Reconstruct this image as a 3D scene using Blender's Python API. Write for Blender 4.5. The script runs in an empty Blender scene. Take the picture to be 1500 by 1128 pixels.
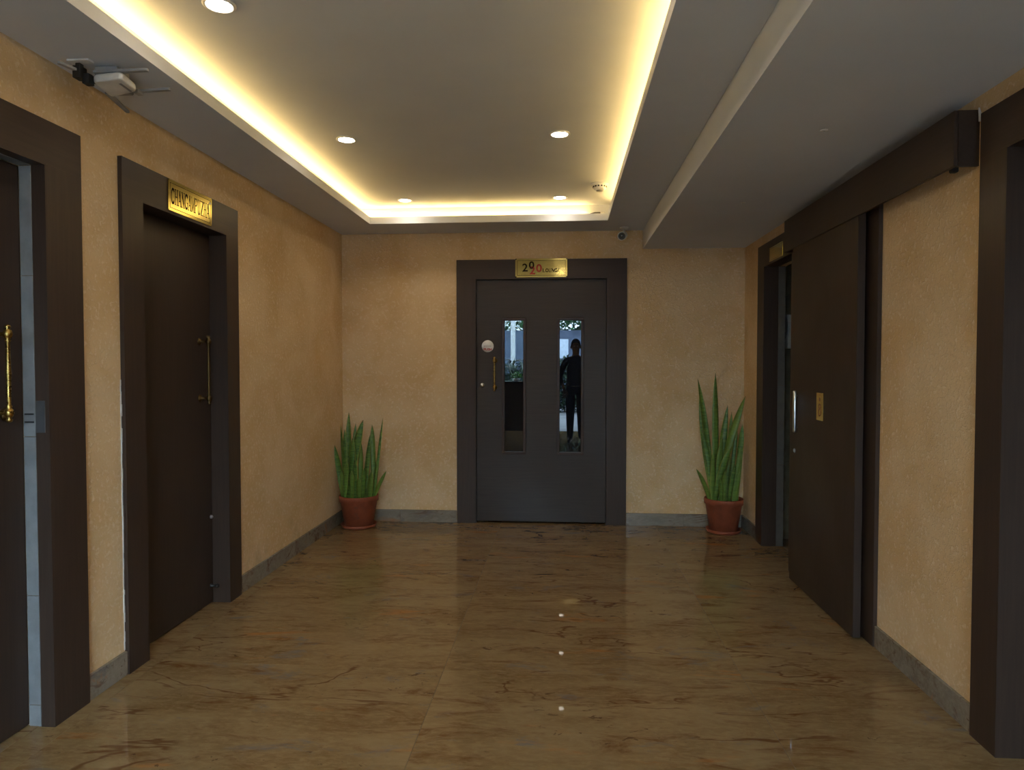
import bpy, bmesh, math, random
from mathutils import Vector, Matrix
random.seed(7)
PI = math.pi
SC = bpy.context.scene
COL = SC.collection

# ------------------------------------------------------------ camera / world / exposure
CAM_H = 1.365
cam_data = bpy.data.cameras.new('camera')
cam_data.sensor_width = 36.0
cam_data.lens = 24.0
cam_data.clip_start = 0.02
cam = bpy.data.objects.new('camera', cam_data)
COL.objects.link(cam)
cam.location = (0, 0, CAM_H)
cam.rotation_euler = (math.radians(90 - 1.604), 0, math.radians(4.2305))
SC.camera = cam

world = bpy.data.worlds.new('overcast_sky')
SC.world = world
world.use_nodes = True
_bg = world.node_tree.nodes['Background']
_bg.inputs[0].default_value = (0.58, 0.79, 1.0, 1)
_bg.inputs[1].default_value = 27.0
SC.view_settings.view_transform = 'Standard'
SC.view_settings.look = 'None'
SC.view_settings.gamma = 1.0
SC.view_settings.exposure = -0.05
SC.view_settings.use_curve_mapping = False
LED_STRENGTH = 74.0
LED_COLOR = (1.0, 0.66, 0.22, 1)
DOWN_STRENGTH = 60.0
DOWN_POWER = 6.0

# ------------------------------------------------------------ key dimensions (metres)
WT = 0.14                              # wall thickness
XL, XR, YB = -1.928, 1.525, 5.875      # inner faces of the side and back walls
YF = -2.3                              # entrance front behind the viewer
ZC, ZU, ZB = 2.512, 2.66, 2.355        # lowered ceiling, recessed ceiling, beam underside
TX0, TX1, TY0, TY1 = -1.556, 0.353, 0.3, 5.455   # ceiling recess opening
BX = 0.675                             # left face of the beam

# ------------------------------------------------------------ helpers
def setp(o, label=None, cat=None, group=None, kind=None):
    if label: o['label'] = label
    if cat: o['category'] = cat
    if group: o['group'] = group
    if kind: o['kind'] = kind
    return o

def empty(name, loc=(0, 0, 0), rz=0):
    o = bpy.data.objects.new(name, None)
    COL.objects.link(o)
    o.location = loc
    o.rotation_euler = (0, 0, rz)
    o.empty_display_size = 0.1
    return o

def link(name, me, mat, parent=None, loc=None):
    o = bpy.data.objects.new(name, me)
    COL.objects.link(o)
    if mat is not None:
        for m in (mat if isinstance(mat, (list, tuple)) else [mat]):
            me.materials.append(m)
    if parent is not None:
        o.parent = parent
        # parents are unscaled; keep given coordinates as local ones
    if loc is not None:
        o.location = loc
    return o

class MB:
    """collects shapes into one mesh"""
    def __init__(s): s.bm = bmesh.new()
    def box(s, x0, x1, y0, y1, z0, z1, bev=0.0, seg=1):
        b = bmesh.new()
        vs = [b.verts.new(p) for p in ((x0,y0,z0),(x1,y0,z0),(x1,y1,z0),(x0,y1,z0),(x0,y0,z1),(x1,y0,z1),(x1,y1,z1),(x0,y1,z1))]
        for f in ((0,3,2,1),(4,5,6,7),(0,1,5,4),(1,2,6,5),(2,3,7,6),(3,0,4,7)):
            b.faces.new([vs[i] for i in f])
        if bev > 0:
            bmesh.ops.bevel(b, geom=list(b.edges), offset=bev, segments=seg, affect='EDGES', profile=0.6)
        return s._merge(b)
    def _merge(s, b, M=None):
        if M is not None: b.transform(M)
        me = bpy.data.meshes.new('tmp'); b.to_mesh(me); b.free()
        s.bm.from_mesh(me); bpy.data.meshes.remove(me)
        return s
    def lathe(s, prof, n=24, M=None, cap=True):
        b = bmesh.new()
        rings = []
        for r, z in prof:
            rings.append([b.verts.new((r*math.cos(2*PI*k/n), r*math.sin(2*PI*k/n), z)) for k in range(n)])
        for a, c in zip(rings[:-1], rings[1:]):
            for k in range(n):
                b.faces.new((a[k], a[(k+1)%n], c[(k+1)%n], c[k]))
        if cap:
            if prof[0][0] > 1e-5: b.faces.new(list(reversed(rings[0])))
            if prof[-1][0] > 1e-5: b.faces.new(rings[-1])
        bmesh.ops.remove_doubles(b, verts=b.verts, dist=1e-6)
        bmesh.ops.recalc_face_normals(b, faces=b.faces)
        for f in b.faces: f.smooth = True
        return s._merge(b, M)
    def tube(s, pts, rad, n=8, cap=True):
        b = bmesh.new()
        pts = [Vector(p) for p in pts]
        rads = rad if isinstance(rad, (list, tuple)) else [rad]*len(pts)
        rings = []
        up = Vector((0.31, 0.17, 0.93)).normalized()
        for i, p in enumerate(pts):
            t = (pts[min(i+1, len(pts)-1)] - pts[max(i-1, 0)]).normalized()
            u = t.cross(up)
            if u.length < 1e-3: u = t.cross(Vector((1, 0, 0)))
            u.normalize(); v = t.cross(u).normalized()
            rings.append([b.verts.new(p + (u*math.cos(2*PI*k/n) + v*math.sin(2*PI*k/n))*rads[i]) for k in range(n)])
        for a, c in zip(rings[:-1], rings[1:]):
            for k in range(n):
                b.faces.new((a[k], a[(k+1)%n], c[(k+1)%n], c[k]))
        if cap:
            b.faces.new(list(reversed(rings[0]))); b.faces.new(rings[-1])
        bmesh.ops.recalc_face_normals(b, faces=b.faces)
        for f in b.faces: f.smooth = True
        return s._merge(b)
    def prism(s, poly, h, M=None):
        """2D polygon in xy, extruded along z by h, then transformed"""
        b = bmesh.new()
        lo = [b.verts.new((x, y, 0)) for x, y in poly]
        hi = [b.verts.new((x, y, h)) for x, y in poly]
        b.faces.new(list(reversed(lo))); b.faces.new(hi)
        n = len(poly)
        for k in range(n): b.faces.new((lo[k], lo[(k+1)%n], hi[(k+1)%n], hi[k]))
        bmesh.ops.recalc_face_normals(b, faces=b.faces)
        return s._merge(b, M)
    def build(s, name, mat, parent=None, loc=None):
        me = bpy.data.meshes.new(name)
        s.bm.to_mesh(me); s.bm.free()
        return link(name, me, mat, parent, loc)

def bx(name, mat, x0, x1, y0, y1, z0, z1, parent=None, bev=0.0):
    return MB().box(x0, x1, y0, y1, z0, z1, bev).build(name, mat, parent)

def rot_to(d):
    return Vector((0, 0, 1)).rotation_difference(Vector(d).normalized()).to_matrix().to_4x4()

def frame(o, r, u):
    """matrix taking local x->r, y->u, z->r x u, origin o"""
    r = Vector(r).normalized(); u = Vector(u).normalized(); n = r.cross(u)
    M = Matrix((r, u, n)).transposed().to_4x4()
    M.translation = Vector(o)
    return M

# ------------------------------------------------------------ materials
class NT:
    def __init__(s, name):
        s.m = bpy.data.materials.new(name); s.m.use_nodes = True
        s.t = s.m.node_tree; s.b = s.t.nodes['Principled BSDF']
    def n(s, typ, **kw):
        nd = s.t.nodes.new(typ)
        for k, v in kw.items():
            if k in nd.inputs and not hasattr(nd, k): s.put(nd, k, v)
            else: setattr(nd, k, v)
        return nd
    def put(s, nd, k, v):
        if isinstance(v, bpy.types.NodeSocket): s.t.links.new(v, nd.inputs[k])
        else: nd.inputs[k].default_value = v
    def pos(s): return s.n('ShaderNodeNewGeometry').outputs['Position']
    def mapping(s, vec, scale=(1, 1, 1), loc=None):
        nd = s.n('ShaderNodeMapping'); s.put(nd, 'Vector', vec); nd.inputs['Scale'].default_value = scale
        if loc is not None: s.put(nd, 'Location', loc)
        return nd.outputs[0]
    def noise(s, vec, scale, detail=4, rough=0.5, dist=0.0):
        nd = s.n('ShaderNodeTexNoise'); s.put(nd, 'Vector', vec)
        nd.inputs['Scale'].default_value = scale; nd.inputs['Detail'].default_value = detail
        nd.inputs['Roughness'].default_value = rough; nd.inputs['Distortion'].default_value = dist
        return nd.outputs[0]
    def math(s, op, a, b=0.0, clamp=False):
        nd = s.n('ShaderNodeMath', operation=op, use_clamp=clamp)
        s.put(nd, 0, a); s.put(nd, 1, b)
        return nd.outputs[0]
    def step(s, v, lo, hi, a=0.0, b=1.0):
        nd = s.n('ShaderNodeMapRange'); nd.interpolation_type = 'SMOOTHSTEP'
        s.put(nd, 0, v)
        for i, x in enumerate((lo, hi, a, b)): nd.inputs[i+1].default_value = x
        return nd.outputs[0]
    def mix(s, f, a, b, mode='MIX'):
        nd = s.n('ShaderNodeMix', data_type='RGBA', blend_type=mode)
        s.put(nd, 0, f)
        for i, x in ((6, a), (7, b)):
            if isinstance(x, bpy.types.NodeSocket): s.t.links.new(x, nd.inputs[i])
            else: nd.inputs[i].default_value = (*x[:3], 1)
        return nd.outputs[2]
    def bump(s, h, strength=0.3, dist=0.01):
        nd = s.n('ShaderNodeBump'); nd.inputs['Strength'].default_value = strength
        nd.inputs['Distance'].default_value = dist; s.put(nd, 'Height', h)
        s.t.links.new(nd.outputs[0], s.b.inputs['Normal'])
    def out(s, color=None, rough=None, metal=None, spec=None):
        for k, v in (('Base Color', color), ('Roughness', rough), ('Metallic', metal), ('Specular IOR Level', spec)):
            if v is None: continue
            if k == 'Base Color' and not isinstance(v, bpy.types.NodeSocket): v = (*v[:3], 1)
            s.put(s.b, k, v)
        return s.m

def plain(name, color, rough=0.5, metal=0.0, spec=0.5, var=0.12, scale=12.0, bump=0.0):
    t = NT(name)
    f = t.noise(t.pos(), scale, 4, 0.6)
    c = t.mix(t.step(f, 0.3, 0.7), [x*(1-var) for x in color], [min(1, x*(1+var)) for x in color])
    if bump > 0: t.bump(t.noise(t.pos(), scale*6, 3), bump, 0.003)
    return t.out(c, rough, metal, spec)

def emitter(name, color, strength):
    t = NT(name)
    t.b.inputs['Base Color'].default_value = (0.8, 0.8, 0.8, 1)
    t.b.inputs['Emission Color'].default_value = color
    t.b.inputs['Emission Strength'].default_value = strength
    return t.m

def mat_plaster():
    t = NT('textured_tan_plaster')
    p = t.pos()
    a = t.noise(p, 2.2, 5, 0.6, 0.4)
    b = t.noise(p, 52, 6, 0.68, 0.15)
    d = t.noise(p, 7.5, 4, 0.6, 0.3)
    c = t.mix(t.step(a, 0.32, 0.68), (0.62, 0.41, 0.20), (0.71, 0.51, 0.295))
    c = t.mix(t.math('MULTIPLY', t.step(d, 0.52, 0.72), 0.35), c, (0.68, 0.43, 0.21))
    c = t.mix(t.math('MULTIPLY', t.step(b, 0.50, 0.68), 0.50), c, (0.84, 0.69, 0.49))
    # scuffs just above the skirting
    sx = t.n('ShaderNodeSeparateXYZ'); t.put(sx, 0, p)
    low = t.math('MULTIPLY', t.step(sx.outputs[2], 0.12, 0.42, 1, 0), t.step(t.noise(p, 3.5, 5, 0.65), 0.52, 0.75))
    c = t.mix(t.math('MULTIPLY', low, 0.45), c, (0.30, 0.20, 0.11))
    h = t.math('ADD', t.step(b, 0.46, 0.62), t.math('MULTIPLY', t.noise(p, 110, 3), 0.5))
    t.bump(h, 0.6, 0.003)
    return t.out(c, 0.75, 0, 0.25)

def marble_color(t, p, base, light, gain=1.0):
    n1 = t.noise(t.mapping(p, (0.7, 1.7, 1.7)), 2.6, 9, 0.66, 0.6)
    st = t.noise(t.mapping(p, (0.9, 3.2, 3.2)), 3.0, 9, 0.70, 1.2)
    c = t.mix(t.step(n1, 0.3, 0.7), base, light)
    fine = t.noise(t.mapping(p, (1.0, 2.6, 2.6), (2.7, 6.1, 0)), 21, 8, 0.72, 0.4)
    c = t.mix(t.math('MULTIPLY', t.step(fine, 0.42, 0.66), 0.55), c, (light[0]*1.12, light[1]*1.12, light[2]*1.15))
    brown = (base[0]*0.66, base[1]*0.40, base[2]*0.24)
    c = t.mix(t.math('MULTIPLY', t.step(st, 0.50, 0.72), 0.85*gain), c, brown)
    g = t.noise(t.mapping(p, (1.0, 2.0, 2.0), (3.1, 1.7, 0.4)), 2.4, 8, 0.72, 0.5)
    c = t.mix(t.math('MULTIPLY', t.step(g, 0.57, 0.72), 0.75), c, (0.13, 0.125, 0.125))
    o = t.noise(t.mapping(p, (0.7, 2.6, 2.6), (7.3, 4.1, 2.2)), 2.2, 6, 0.62, 0.3)
    c = t.mix(t.math('MULTIPLY', t.step(o, 0.61, 0.72), 0.65*gain), c, (0.36, 0.14, 0.03))
    v = t.math('ABSOLUTE', t.math('SUBTRACT', t.noise(t.mapping(p, (0.55, 1.6, 1.6), (1.3, 8.1, 0)), 1.5, 5, 0.50, 0.5), 0.5))
    vm = t.step(t.noise(t.mapping(p, (1, 1, 1), (4.2, 0.3, 0)), 2.1, 3), 0.46, 0.56)
    c = t.mix(t.math('MULTIPLY', t.math('MULTIPLY', t.step(v, 0.001, 0.0075, 1, 0), vm), 0.75), c, (0.095, 0.036, 0.012))
    fl = t.noise(t.mapping(p, (1.0, 1.6, 1.6), (5.5, 2.2, 1.0)), 17, 5, 0.6, 0.8)
    fm = t.step(t.noise(t.mapping(p, (0.8, 2.0, 2.0), (9.5, 3.2, 1.0)), 1.9, 3), 0.50, 0.60)
    c = t.mix(t.math('MULTIPLY', t.math('MULTIPLY', t.step(fl, 0.61, 0.68), fm), 0.75), c, (0.075, 0.038, 0.018))
    return c

def mat_marble(name, base, light, rough, gain=1.0, flat=True):
    t = NT(name)
    oi = t.n('ShaderNodeObjectInfo')
    cb = t.n('ShaderNodeCombineXYZ')
    t.put(cb, 0, t.math('MULTIPLY', oi.outputs['Random'], 17.0))
    t.put(cb, 1, t.math('MULTIPLY', oi.outputs['Random'], 31.0))
    ad = t.n('ShaderNodeVectorMath', operation='ADD'); t.put(ad, 0, t.pos()); t.put(ad, 1, cb.outputs[0])
    c = marble_color(t, ad.outputs[0], base, light, gain)
    return t.out(c, t.step(t.noise(t.pos(), 3.0, 4), 0.3, 0.7, rough*0.8, rough*1.3), 0, 0.32)

def mat_laminate(name, color, axis='Z', rough=0.42):
    t = NT(name)
    sc = {'Z': (26, 26, 1.2), 'X': (1.2, 26, 26), 'Y': (26, 1.2, 26)}[axis]
    g = t.noise(t.mapping(t.pos(), sc), 3.0, 5, 0.6, 0.3)
    w = t.noise(t.pos(), 1.4, 3)
    c = t.mix(t.step(g, 0.3, 0.72), [x*0.90 for x in color], [x*1.10 for x in color])
    c = t.mix(t.math('MULTIPLY', t.step(w, 0.4, 0.7), 0.25), c, [x*1.35 for x in color])
    t.bump(g, 0.05, 0.001)
    return t.out(c, t.step(w, 0.3, 0.7, rough*0.85, rough*1.15), 0, 0.25)

def mat_brass(name, color=(0.72, 0.52, 0.17), rough=0.22):
    t = NT(name)
    f = t.noise(t.mapping(t.pos(), (3, 3, 30)), 9, 3)
    c = t.mix(t.step(f, 0.3, 0.7), [x*0.9 for x in color], color)
    return t.out(c, t.step(f, 0.3, 0.7, rough*0.85, rough*1.2), 1.0, 0.5)

def mat_leaf():
    t = NT('snake_plant_leaf')
    uv = t.n('ShaderNodeUVMap').outputs[0]
    sx = t.n('ShaderNodeSeparateXYZ'); t.put(sx, 0, uv)
    oi = t.n('ShaderNodeObjectInfo')
    bands = t.noise(t.mapping(t.pos(), (10, 10, 55)), 1.0, 4, 0.6, 0.8)
    c = t.mix(t.step(bands, 0.40, 0.60), (0.036, 0.098, 0.014), (0.105, 0.195, 0.032))
    c = t.mix(t.math('MULTIPLY', oi.outputs['Random'], 0.55), c, (0.155, 0.230, 0.030))
    e = t.math('ABSOLUTE', t.math('SUBTRACT', sx.outputs[0], 0.5))
    c = t.mix(t.math('MULTIPLY', t.step(e, 0.40, 0.46), 0.65), c, (0.30, 0.33, 0.07))
    c = t.mix(t.step(sx.outputs[1], 0.95, 0.99, 0, 0.7), c, (0.16, 0.08, 0.03))
    return t.out(c, 0.42, 0, 0.45)

def mat_terracotta():
    t = NT('terracotta')
    p = t.pos()
    n = t.noise(p, 9, 5, 0.65)
    c = t.mix(t.step(n, 0.3, 0.7), (0.20, 0.045, 0.018), (0.29, 0.072, 0.030))
    st = t.step(t.noise(t.mapping(p, (1, 1, 0.6)), 11, 5, 0.7), 0.56, 0.70)
    c = t.mix(t.math('MULTIPLY', st, 0.6), c, (0.085, 0.055, 0.045))
    t.bump(n, 0.1, 0.003)
    return t.out(c, 0.6, 0, 0.35)

def mat_glass_dark():
    t = NT('dark_reflective_glass')
    f = t.noise(t.pos(), 5, 2)
    m = t.out(t.mix(f, (0.004, 0.006, 0.010), (0.007, 0.010, 0.016)), 0.0, 0, 0.9)
    t.b.inputs['IOR'].default_value = 1.50
    return m

def mat_clear_glass():
    t = NT('clear_glass')
    tr = t.n('ShaderNodeBsdfTransparent'); tr.inputs[0].default_value = (0.93, 0.97, 0.95, 1)
    gl = t.n('ShaderNodeBsdfGlossy'); gl.inputs['Roughness'].default_value = 0.0
    fr = t.n('ShaderNodeFresnel'); fr.inputs[0].default_value = 1.45
    mx = t.n('ShaderNodeMixShader')
    t.t.links.new(fr.outputs[0], mx.inputs[0]); t.t.links.new(tr.outputs[0], mx.inputs[1]); t.t.links.new(gl.outputs[0], mx.inputs[2])
    t.t.links.new(mx.outputs[0], t.t.nodes['Material Output'].inputs[0])
    return t.m

M = dict(
    plaster=mat_plaster(),
    tile=mat_marble('polished_marble_tile', (0.170, 0.102, 0.041), (0.245, 0.166, 0.082), 0.022),
    skirt=mat_marble('skirting_marble', (0.17, 0.142, 0.105), (0.25, 0.218, 0.170), 0.2, 1.0),
    grout=plain('tile_grout', (0.13, 0.09, 0.05), 0.8),
    ceil=plain('ceiling_paint', (0.63, 0.645, 0.68), 0.85, 0, 0.2, 0.02, 3.0),
    lamZ=mat_laminate('walnut_laminate_upright', (0.046, 0.0290, 0.0210), 'Z'),
    lamX=mat_laminate('walnut_laminate_cross', (0.046, 0.0290, 0.0210), 'X'),
    lamY=mat_laminate('walnut_laminate_along', (0.046, 0.0290, 0.0210), 'Y'),
    leafZ=mat_laminate('door_leaf_laminate', (0.040, 0.0255, 0.0185), 'Z', 0.45),
    leafX=mat_laminate('back_door_laminate', (0.044, 0.033, 0.028), 'X', 0.48),
    bead=mat_laminate('mahogany_bead', (0.040, 0.018, 0.009), 'Z', 0.35),
    brass=mat_brass('polished_brass', (0.40, 0.265, 0.075), 0.30),
    plate=mat_brass('brass_sheet', (0.66, 0.54, 0.19), 0.10),
    oldbrass=mat_brass('aged_brass', (0.11, 0.07, 0.028), 0.42),
    black=plain('black_plastic', (0.012, 0.012, 0.013), 0.45),
    white=plain('white_plastic', (0.72, 0.71, 0.68), 0.4),
    greyp=plain('grey_plastic', (0.27, 0.27, 0.28), 0.45),
    steel=plain('brushed_steel', (0.62, 0.64, 0.67), 0.28, 1.0),
    ink=plain('engraved_dark_paint', (0.022, 0.015, 0.009), 0.9, 0, 0.1),
    red=plain('red_paint', (0.42, 0.022, 0.015), 0.5),
    greytxt=plain('grey_print', (0.45, 0.43, 0.40), 0.6),
    terra=mat_terracotta(), leaf=mat_leaf(),
    soil=plain('potting_soil', (0.055, 0.036, 0.022), 0.95, 0, 0.2, 0.5, 40, 0.6),
    glass=mat_glass_dark(), clear=mat_clear_glass(),
    ptile=plain('pale_wall_tile', (0.20, 0.208, 0.21), 0.25),
    dtile=plain('dull_grey_tile', (0.115, 0.110, 0.100), 0.35),
    otile=plain('olive_wall_tile', (0.20, 0.17, 0.11), 0.25),
    led=emitter('led_strip_glow', LED_COLOR, LED_STRENGTH),
    down=emitter('downlight_glow', (1.0, 0.90, 0.76, 1), DOWN_STRENGTH),
    cable=plain('cable', (0.06, 0.045, 0.03), 0.5),
    caulk=plain('white_caulk', (0.62, 0.60, 0.56), 0.8),
)

# ------------------------------------------------------------ setting: floor
floor = bx('floor', M['grout'], -3.1, 3.3, YF - WT, 7.1, -0.12, -0.0015)
setp(floor, 'polished brown marble tile floor', 'floor', kind='structure')
xs = [XL - 0.14, -1.85, -0.53, 0.79, XR + 0.14]
ys = [YF]
y = 3.0 - 1.1*5
while y < YB: ys.append(y); y += 1.1
ys = sorted(set(ys + [YB + 0.1]))
for i in range(len(xs) - 1):
    for j in range(len(ys) - 1):
        g = 0.0009
        bx('tile', M['tile'], xs[i] + g, xs[i+1] - g, ys[j] + g, ys[j+1] - g, -0.012, 0.0, floor, 0.0006)

# ------------------------------------------------------------ setting: walls
D1 = (1.55, 2.412)     # near left door opening (Y range)
D2 = (2.997, 3.777)    # named left door opening
D4 = (4.64, 5.27)      # open washroom doorway, right wall
D5 = (1.50, 2.463)     # near right door opening
OH = 2.112             # opening height
m = MB()
ycur = YF
for a, b in (D1, D2):
    m.box(XL - WT, XL, ycur, a, 0, 2.9); m.box(XL - WT, XL, a, b, OH, 2.9); ycur = b
m.box(XL - WT, XL, ycur, YB + WT, 0, 2.9)
wl = setp(m.build('wall_left', M['plaster']), 'tan textured plaster wall on the left side', 'wall', kind='structure')
m = MB()
ycur = YF
for a, b in (D5, D4):
    m.box(XR, XR + WT, ycur, a, 0, 2.9); m.box(XR, XR + WT, a, b, OH, 2.9); ycur = b
m.box(XR, XR + WT, ycur, YB + WT, 0, 2.9)
wr = setp(m.build('wall_right', M['plaster']), 'tan textured plaster wall on the right side', 'wall', kind='structure')
DB = (-0.750, 0.377)   # back door opening (X range)
m = MB()
m.box(XL, DB[0], YB, YB + WT, 0, 2.9); m.box(DB[1], XR, YB, YB + WT, 0, 2.9); m.box(DB[0], DB[1], YB, YB + WT, OH, 2.9)
wb = setp(m.build('wall_back', M['plaster']), 'tan textured plaster end wall around the lounge door', 'wall', kind='structure')
# entrance front behind the viewer: piers and a head over a wide opening
m = MB()
m.box(-3.1, -1.55, YF - WT, YF, 0, 2.9); m.box(1.25, 3.3, YF - WT, YF, 0, 2.9); m.box(-1.55, 1.25, YF - WT, YF, 2.42, 2.9)
wf = setp(m.build('wall_front', M['plaster']), 'plaster front wall with wide entrance opening behind the viewer', 'wall', kind='structure')

# unseen shell added behind the doors to keep sky light from leaking in
gy = plain('bare_plaster', (0.25, 0.23, 0.20), 0.9)
setp(bx('wall_skyblock_left', gy, -3.1, -3.0, YF, 7.1, 0, 2.9), 'unseen wall added behind the left doors to block sky light', 'wall', kind='structure')
setp(bx('wall_skyblock_right', gy, 3.2, 3.3, YF, 7.1, 0, 2.9), 'unseen wall added behind the right doors to block sky light', 'wall', kind='structure')
setp(bx('wall_skyblock_back', gy, -3.1, 3.3, 7.0, 7.1, 0, 2.9), 'unseen wall added behind the end wall to block sky light', 'wall', kind='structure')
setp(bx('ceiling_skyblock', gy, -3.1, 3.3, YF - WT, 7.1, 2.9, 3.05), 'unseen slab added above the ceiling to block sky light', 'ceiling', kind='structure')
# ------------------------------------------------------------ setting: ceiling
CS = 0.055             # lip thickness
ceil = bx('ceiling', M['ceil'], XL - WT, XR + WT, YF, YB + WT, ZU, ZU + 0.06)
setp(ceil, 'white painted recessed ceiling with lowered border and beam', 'ceiling', kind='structure')
CV = 0.105             # depth of the hidden cove
m = MB()
m.box(XL, TX0, YF, YB, ZC, ZC + CS); m.box(TX1, BX + 0.05, YF, YB, ZC, ZC + CS)
m.box(TX0, TX1, TY1, YB, ZC, ZC + CS); m.box(TX0, TX1, YF, TY0, ZC, ZC + CS)
m.build('lowered_border', M['ceil'], ceil)
m = MB()
m.box(XL, TX0 - CV, YF, YB, ZC + CS, ZU); m.box(TX1 + CV, BX + 0.05, YF, YB, ZC + CS, ZU)
m.box(TX0 - CV, TX1 + CV, TY1 + CV, YB, ZC + CS, ZU); m.box(TX0 - CV, TX1 + CV, YF, TY0 - CV, ZC + CS, ZU)
m.build('cove_wall', M['ceil'], ceil)
bx('ceiling_beam', M['ceil'], BX, XR, YF, YB, ZB, ZC + CS + 0.01, ceil)

# ------------------------------------------------------------ skirting
SH = 0.105
def skirt(name, label, segs, axis, face, depth):
    e = setp(empty(name), label, 'skirting', kind='structure')
    for a, b in segs:
        n = max(1, round((b - a) / 0.62)); st = (b - a) / n
        for k in range(n):
            p, q = a + k*st + 0.0006, a + (k+1)*st - 0.0006
            if axis == 'Y': x0, x1 = sorted((face, face + depth)); bx('skirting_tile', M['skirt'], x0, x1, p, q, 0, SH, e, 0.0015)
            else: y0, y1 = sorted((face, face + depth)); bx('skirting_tile', M['skirt'], p, q, y0, y1, 0, SH, e, 0.0015)
    return e
skirt('baseboard_left', 'grey-brown marble skirting along the left wall', [(YF, 1.36), (2.602, 2.850), (3.917, YB)], 'Y', XL, 0.014)
skirt('baseboard_right', 'grey-brown marble skirting along the right wall', [(YF, 1.33), (2.612, 3.398), (5.432, YB)], 'Y', XR - 0.014, 0.014)
skirt('baseboard_back', 'grey marble skirting along the end wall', [(XL + 0.016, -0.917), (0.545, XR - 0.016)], 'X', YB - 0.014, 0.014)

# ------------------------------------------------------------ lettering helpers
def text_mesh(body, size, depth=0.0008, shear=0.0, bold=0.0):
    cu = bpy.data.curves.new('txt', 'FONT'); cu.body = body; cu.size = size; cu.extrude = depth; cu.shear = shear; cu.offset = bold
    cu.resolution_u = 4
    ob = bpy.data.objects.new('txt', cu); COL.objects.link(ob)
    dg = bpy.context.evaluated_depsgraph_get()
    me = bpy.data.meshes.new_from_object(ob.evaluated_get(dg))
    bpy.data.objects.remove(ob); bpy.data.curves.remove(cu)
    return me
def fit_text(name, body, Mx, x0, x1, y0, y1, mat, parent, bold=0.0, depth=0.0006, shear=0.0):
    me = text_mesh(body, 1.0, depth, shear, bold)
    xs_ = [v.co.x for v in me.vertices]; ys_ = [v.co.y for v in me.vertices]
    ax, bx_, ay, by = min(xs_), max(xs_), min(ys_), max(ys_)
    for v in me.vertices:
        v.co.x = x0 + (v.co.x - ax)/(bx_ - ax)*(x1 - x0); v.co.y = y0 + (v.co.y - ay)/(by - ay)*(y1 - y0)
    me.transform(Mx); me.materials.clear()
    return link(name, me, mat, parent)
# Roman capitals with serifs: strokes on a unit box (x0,y0,x1,y1,width); 'arc' entries are point lists
def arc(cx, cy, rx, ry, a0, a1, n=14):
    return [(cx + rx*math.cos(math.radians(a0 + (a1-a0)*k/n)), cy + ry*math.sin(math.radians(a0 + (a1-a0)*k/n))) for k in range(n+1)]
TH, TN = 0.15, 0.06
def ser(x, y, w=0.30): return ([(x - w/2, y), (x + w/2, y)], 0.05)
GL = {
 'C': [(arc(.5, .5, .42, .46, 45, 315), .13), ([(.80, .98), (.80, .72)], .06), ([(.80, .28), (.80, .06)], .06)],
 'H': [([(.2, 0), (.2, 1)], TH), ([(.8, 0), (.8, 1)], TH), ([(.2, .52), (.8, .52)], TN), ser(.2, .02), ser(.2, .98), ser(.8, .02), ser(.8, .98)],
 'A': [([(.12, 0), (.5, 1)], TN), ([(.5, 1), (.86, 0)], TH), ([(.27, .34), (.72, .34)], TN), ser(.12, .02), ser(.86, .02)],
 'N': [([(.18, 0), (.18, 1)], TN), ([(.18, 1), (.82, 0)], TH), ([(.82, 0), (.82, 1)], TN), ser(.18, .02), ser(.14, .98), ser(.82, .98)],
 'G': [(arc(.5, .5, .42, .46, 45, 300), .13), ([(.80, .98), (.80, .72)], .06), ([(.80, .42), (.80, .06)], .13), ser(.80, .44)],
 'M': [([(.12, 0), (.14, 1)], TN), ([(.14, 1), (.5, .05)], .12), ([(.5, .05), (.86, 1)], TN), ([(.86, 1), (.88, 0)], TH), ser(.12, .02, .24), ser(.88, .02, .24)],
 'P': [([(.22, 0), (.22, 1)], TH), ([(.22, .97), (.5, .97)] + arc(.52, .74, .32, .23, 90, -90) + [(.22, .51)], .07), ser(.22, .02)],
 'U': [([(.18, 1), (.18, .32)] + arc(.48, .32, .30, .30, 180, 360) + [(.78, 1)], .10), ser(.18, .98), ser(.78, .98)],
 'Z': [([(.14, .97), (.84, .97)], TN), ([(.84, .97), (.14, .03)], TH), ([(.14, .03), (.86, .03)], TN), ([(.86, .03), (.86, .22)], TN)],
 'L': [([(.24, 0), (.24, 1)], TH), ([(.2, .03), (.84, .03)], TN), ([(.84, .03), (.84, .25)], TN), ser(.24, .98)],
 'O': [(arc(.5, .5, .40, .46, 0, 360, 22), .12)],
 'E': [([(.24, 0), (.24, 1)], TH), ([(.2, .03), (.82, .03)], TN), ([(.2, .97), (.80, .97)], TN), ([(.24, .52), (.62, .52)], TN), ([(.82, .03), (.82, .25)], TN), ([(.80, .97), (.80, .76)], TN)],
}
def serif_text(name, body, Mx, x0, x1, y0, y1, mat, parent, depth=0.0006, wt=1.0):
    m = MB(); w = (x1 - x0)/len(body); h = y1 - y0
    for i, ch in enumerate(body):
        ox = x0 + i*w
        for pts, sw in GL[ch]:
            for (ax, ay), (bx_, by) in zip(pts[:-1], pts[1:]):
                A = Vector((ox + ax*w, y0 + ay*h)); B = Vector((ox + bx_*w, y0 + by*h)); d = (B - A)
                if d.length < 1e-7: continue
                d.normalize()
                # stroke width measured across the letter's own proportions
                n = Vector((-d.y*w, d.x*h)) ; n = Vector((-d.y, d.x)) * sw * wt * (abs(d.y)*w + abs(d.x)*h) * 0.5
                e = d*n.length*0.35
                m.prism([tuple(A - e + n), tuple(A - e - n), tuple(B + e - n), tuple(B + e + n)], depth, Mx)
    return m.build(name, mat, parent)
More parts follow.
